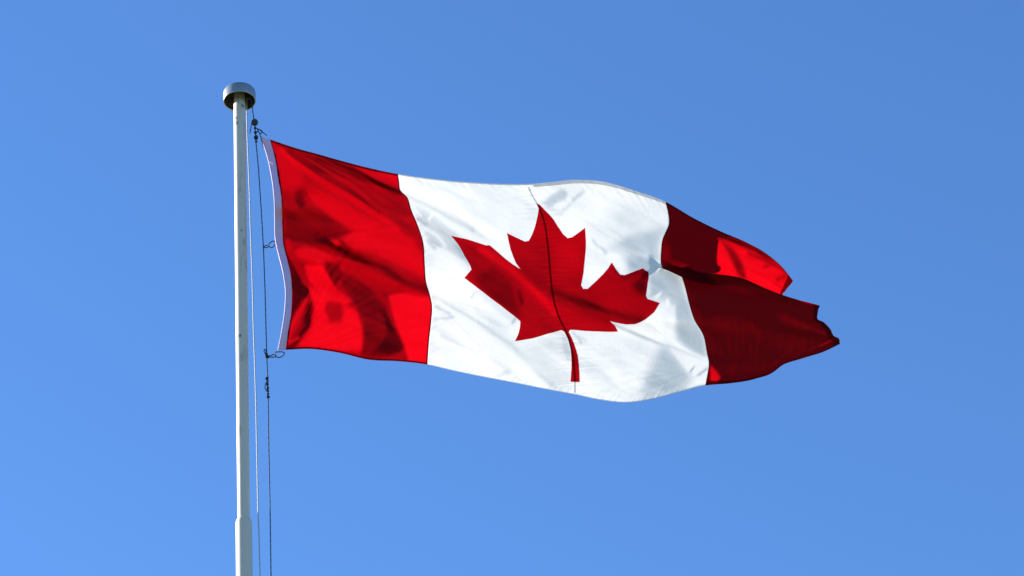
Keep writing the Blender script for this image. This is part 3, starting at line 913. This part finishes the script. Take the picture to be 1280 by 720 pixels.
YR = -0.015
rope_px = [(315.0, 130.5), (316.0, 140), (317.3, 148), (318.4, 153), (319.0, 160), (319.5, 170), (320.0, 178), (321.6, 195), (323.2, 212), (325.4, 245), (327.0, 270), (328.2, 290), (329.3, 309.5), (330.3, 335), (331.2, 360), (332.5, 410), (333.3, 438), (333.7, 450), (334.6, 470),
           (335.2, 500), (336.0, 560), (337.5, 630), (338.8, 720)]
P = [tuple(p) for p in at(np.array([p[0] for p in rope_px]), np.array([p[1] for p in rope_px]), YR)]
halyard = thing('halyard', 'thin dark knotted rope hanging from the pole cap carrying the flag', 'rope', P[-1])
low = Vector(P[-1])
path = P + [tuple(low.lerp(Vector((0.10, -0.02, 1.3)), s)) for s in (.25, .5, .75, 1)]
path[0] = (P[0][0], P[0][1], P[0][2])
bm = bmesh.new()
twist_rope(bm, [(0.085, -0.015, Z_CAP + 0.035)] + path, 0.0035)
child('rope_strand', bm_mesh(bm, 'rope_strand'), halyard, ROPE_DARK)
bm = bmesh.new()
c = Vector(at(318.4, 153, YR))
bmesh.ops.create_uvsphere(bm, u_segments=28, v_segments=18, radius=0.0245, matrix=Matrix.Translation(c) @ Matrix.Diagonal((1, 1, 1.12, 1)))
child('toggle_ball', bm_mesh(bm, 'toggle_ball'), halyard, BALL_M)
kpx = [(318.8, 160.2, .007), (319.3, 165.5, .0085), (320.0, 171.8, .012), (320.3, 177, .007), (333.4, 443.5, .008), (334.0, 446, .010), (333.8, 473.5, .0085), (334.5, 477, .006), (334.3, 480.5, .0078), (334.9, 485, .007), (334.6, 488.5, .0075), (335.2, 492, .006), (335.4, 496, .0085)]
for i, (x, y, r) in enumerate(kpx):
    bm = bmesh.new()
    knot(bm, x, y, r * 0.88, YR, i)
    child('knot', bm_mesh(bm, 'knot'), halyard, ROPE_DARK)
for pl in ([(314.6, 154), (313.6, 159), (312.6, 166.5)], [(333.5, 477), (331.6, 481), (331.4, 485.5), (333, 487.5)], [(334, 444), (331.2, 441.6), (330, 438.2), (331.4, 436.6), (332.4, 439), (332.6, 443)], [(320.4, 166), (322.5, 163.5), (321.2, 160.5)]):
    bm = bmesh.new()
    q = smooth_path(pl, 5)
    add_tube(bm, at(q[:, 0], q[:, 1], YR - .012), 0.0034, 6)
    child('loose_end', bm_mesh(bm, 'loose_end'), halyard, ROPE_DARK)

ret_px = [(308.6, 124), (308.4, 142), (309.0, 165), (310.0, 190), (312.0, 240), (313.2, 285), (315.4, 345), (317.0, 410), (318.8, 460), (320.1, 505), (321.6, 580), (322.6, 640), (323.6, 665), (325.2, 720)]
P = [tuple(p) for p in at(np.array([p[0] for p in ret_px]), np.array([p[1] for p in ret_px]), np.interp([p[1] for p in ret_px], [124, 560, 665, 720], [0.055, 0.06, 0.0, -.02]))]
ret = thing('return_rope', 'thin pale straight rope hanging close beside the white pole', 'rope', P[-1])
low = Vector(P[-1])
path = [(P[0][0], 0.05, Z_CAP + 0.06)] + P + [tuple(low.lerp(Vector((0.08, -0.02, 1.3)), s)) for s in (.25, .5, .75, 1)]
bm = bmesh.new()
twist_rope(bm, path, 0.0042)
child('rope_strand', bm_mesh(bm, 'rope_strand'), ret, ROPE_PALE)

def tie(name, label, cat, loops, r, group=None, Y=-0.02):
    """a cord or ring made of one or more traced wire loops"""
    o = None
    root = thing(name, label, cat, tuple(at(loops[0][1][0][0], loops[0][1][0][1], Y)), group)
    for pname, pts, closed, m in loops:
        pts = list(pts)
        q = smooth_path(pts + ([pts[0]] if closed else []), 5)
        if closed: q = q[:-1]
        n = len(q)
        yy = Y + 0.008 * np.sin(np.arange(n) / n * 2 * np.pi)
        bm = bmesh.new()
        add_tube(bm, at(q[:, 0], q[:, 1], yy), r, 8, closed)
        child(pname, bm_mesh(bm, pname), root, m)
    return root
tie('flag_ring', 'small dark wire ring tying the middle of the flag edge to the rope', 'ring',
    [('cord', [(329.0, 309.6), (331.5, 307.2), (334.5, 306.6), (336.4, 307.6), (334.0, 309.2), (331, 309.6)], True, ROPE_DARK),
     ('ring', [(335.6, 306), (337.4, 303.4), (340.4, 301.7), (343.2, 301.4), (343.8, 304.4), (342.6, 307.6), (340, 309.4), (337, 308.8)], True, STEEL)], 0.0034, 'rings along the flag edge')
tie('flag_ring', 'small dark clip ring holding the bottom corner of the flag to the rope', 'ring',
    [('cord', [(334.4, 445.2), (338, 444.6), (343.8, 442.6), (344.4, 444.6), (343.6, 446.2), (338, 446.4)], True, ROPE_DARK),
     ('ring', [(344.4, 440.2), (348.5, 439.8), (352.8, 439.9), (355.4, 441.2), (353.8, 444.6), (350, 446.7), (345.6, 446.2), (344.6, 443.4)], True, STEEL)], 0.0036, 'rings along the flag edge')
tie('corner_cord', 'short black frayed cord lashing the top corner of the flag below the ball', 'cord',
    [('cord', [(320.0, 160), (323.4, 161.5), (327.2, 164.5), (330.5, 167.0), (333.5, 169.6)], False, ROPE_DARK),
     ('loop', [(321.6, 161.6), (325.0, 166.6), (328.0, 165.4), (326.4, 162.8)], True, ROPE_DARK),
     ('loose_end', [(323.6, 165), (325.6, 170), (327.4, 177), (329.2, 184.6)], False, ROPE_DARK)], 0.0032)
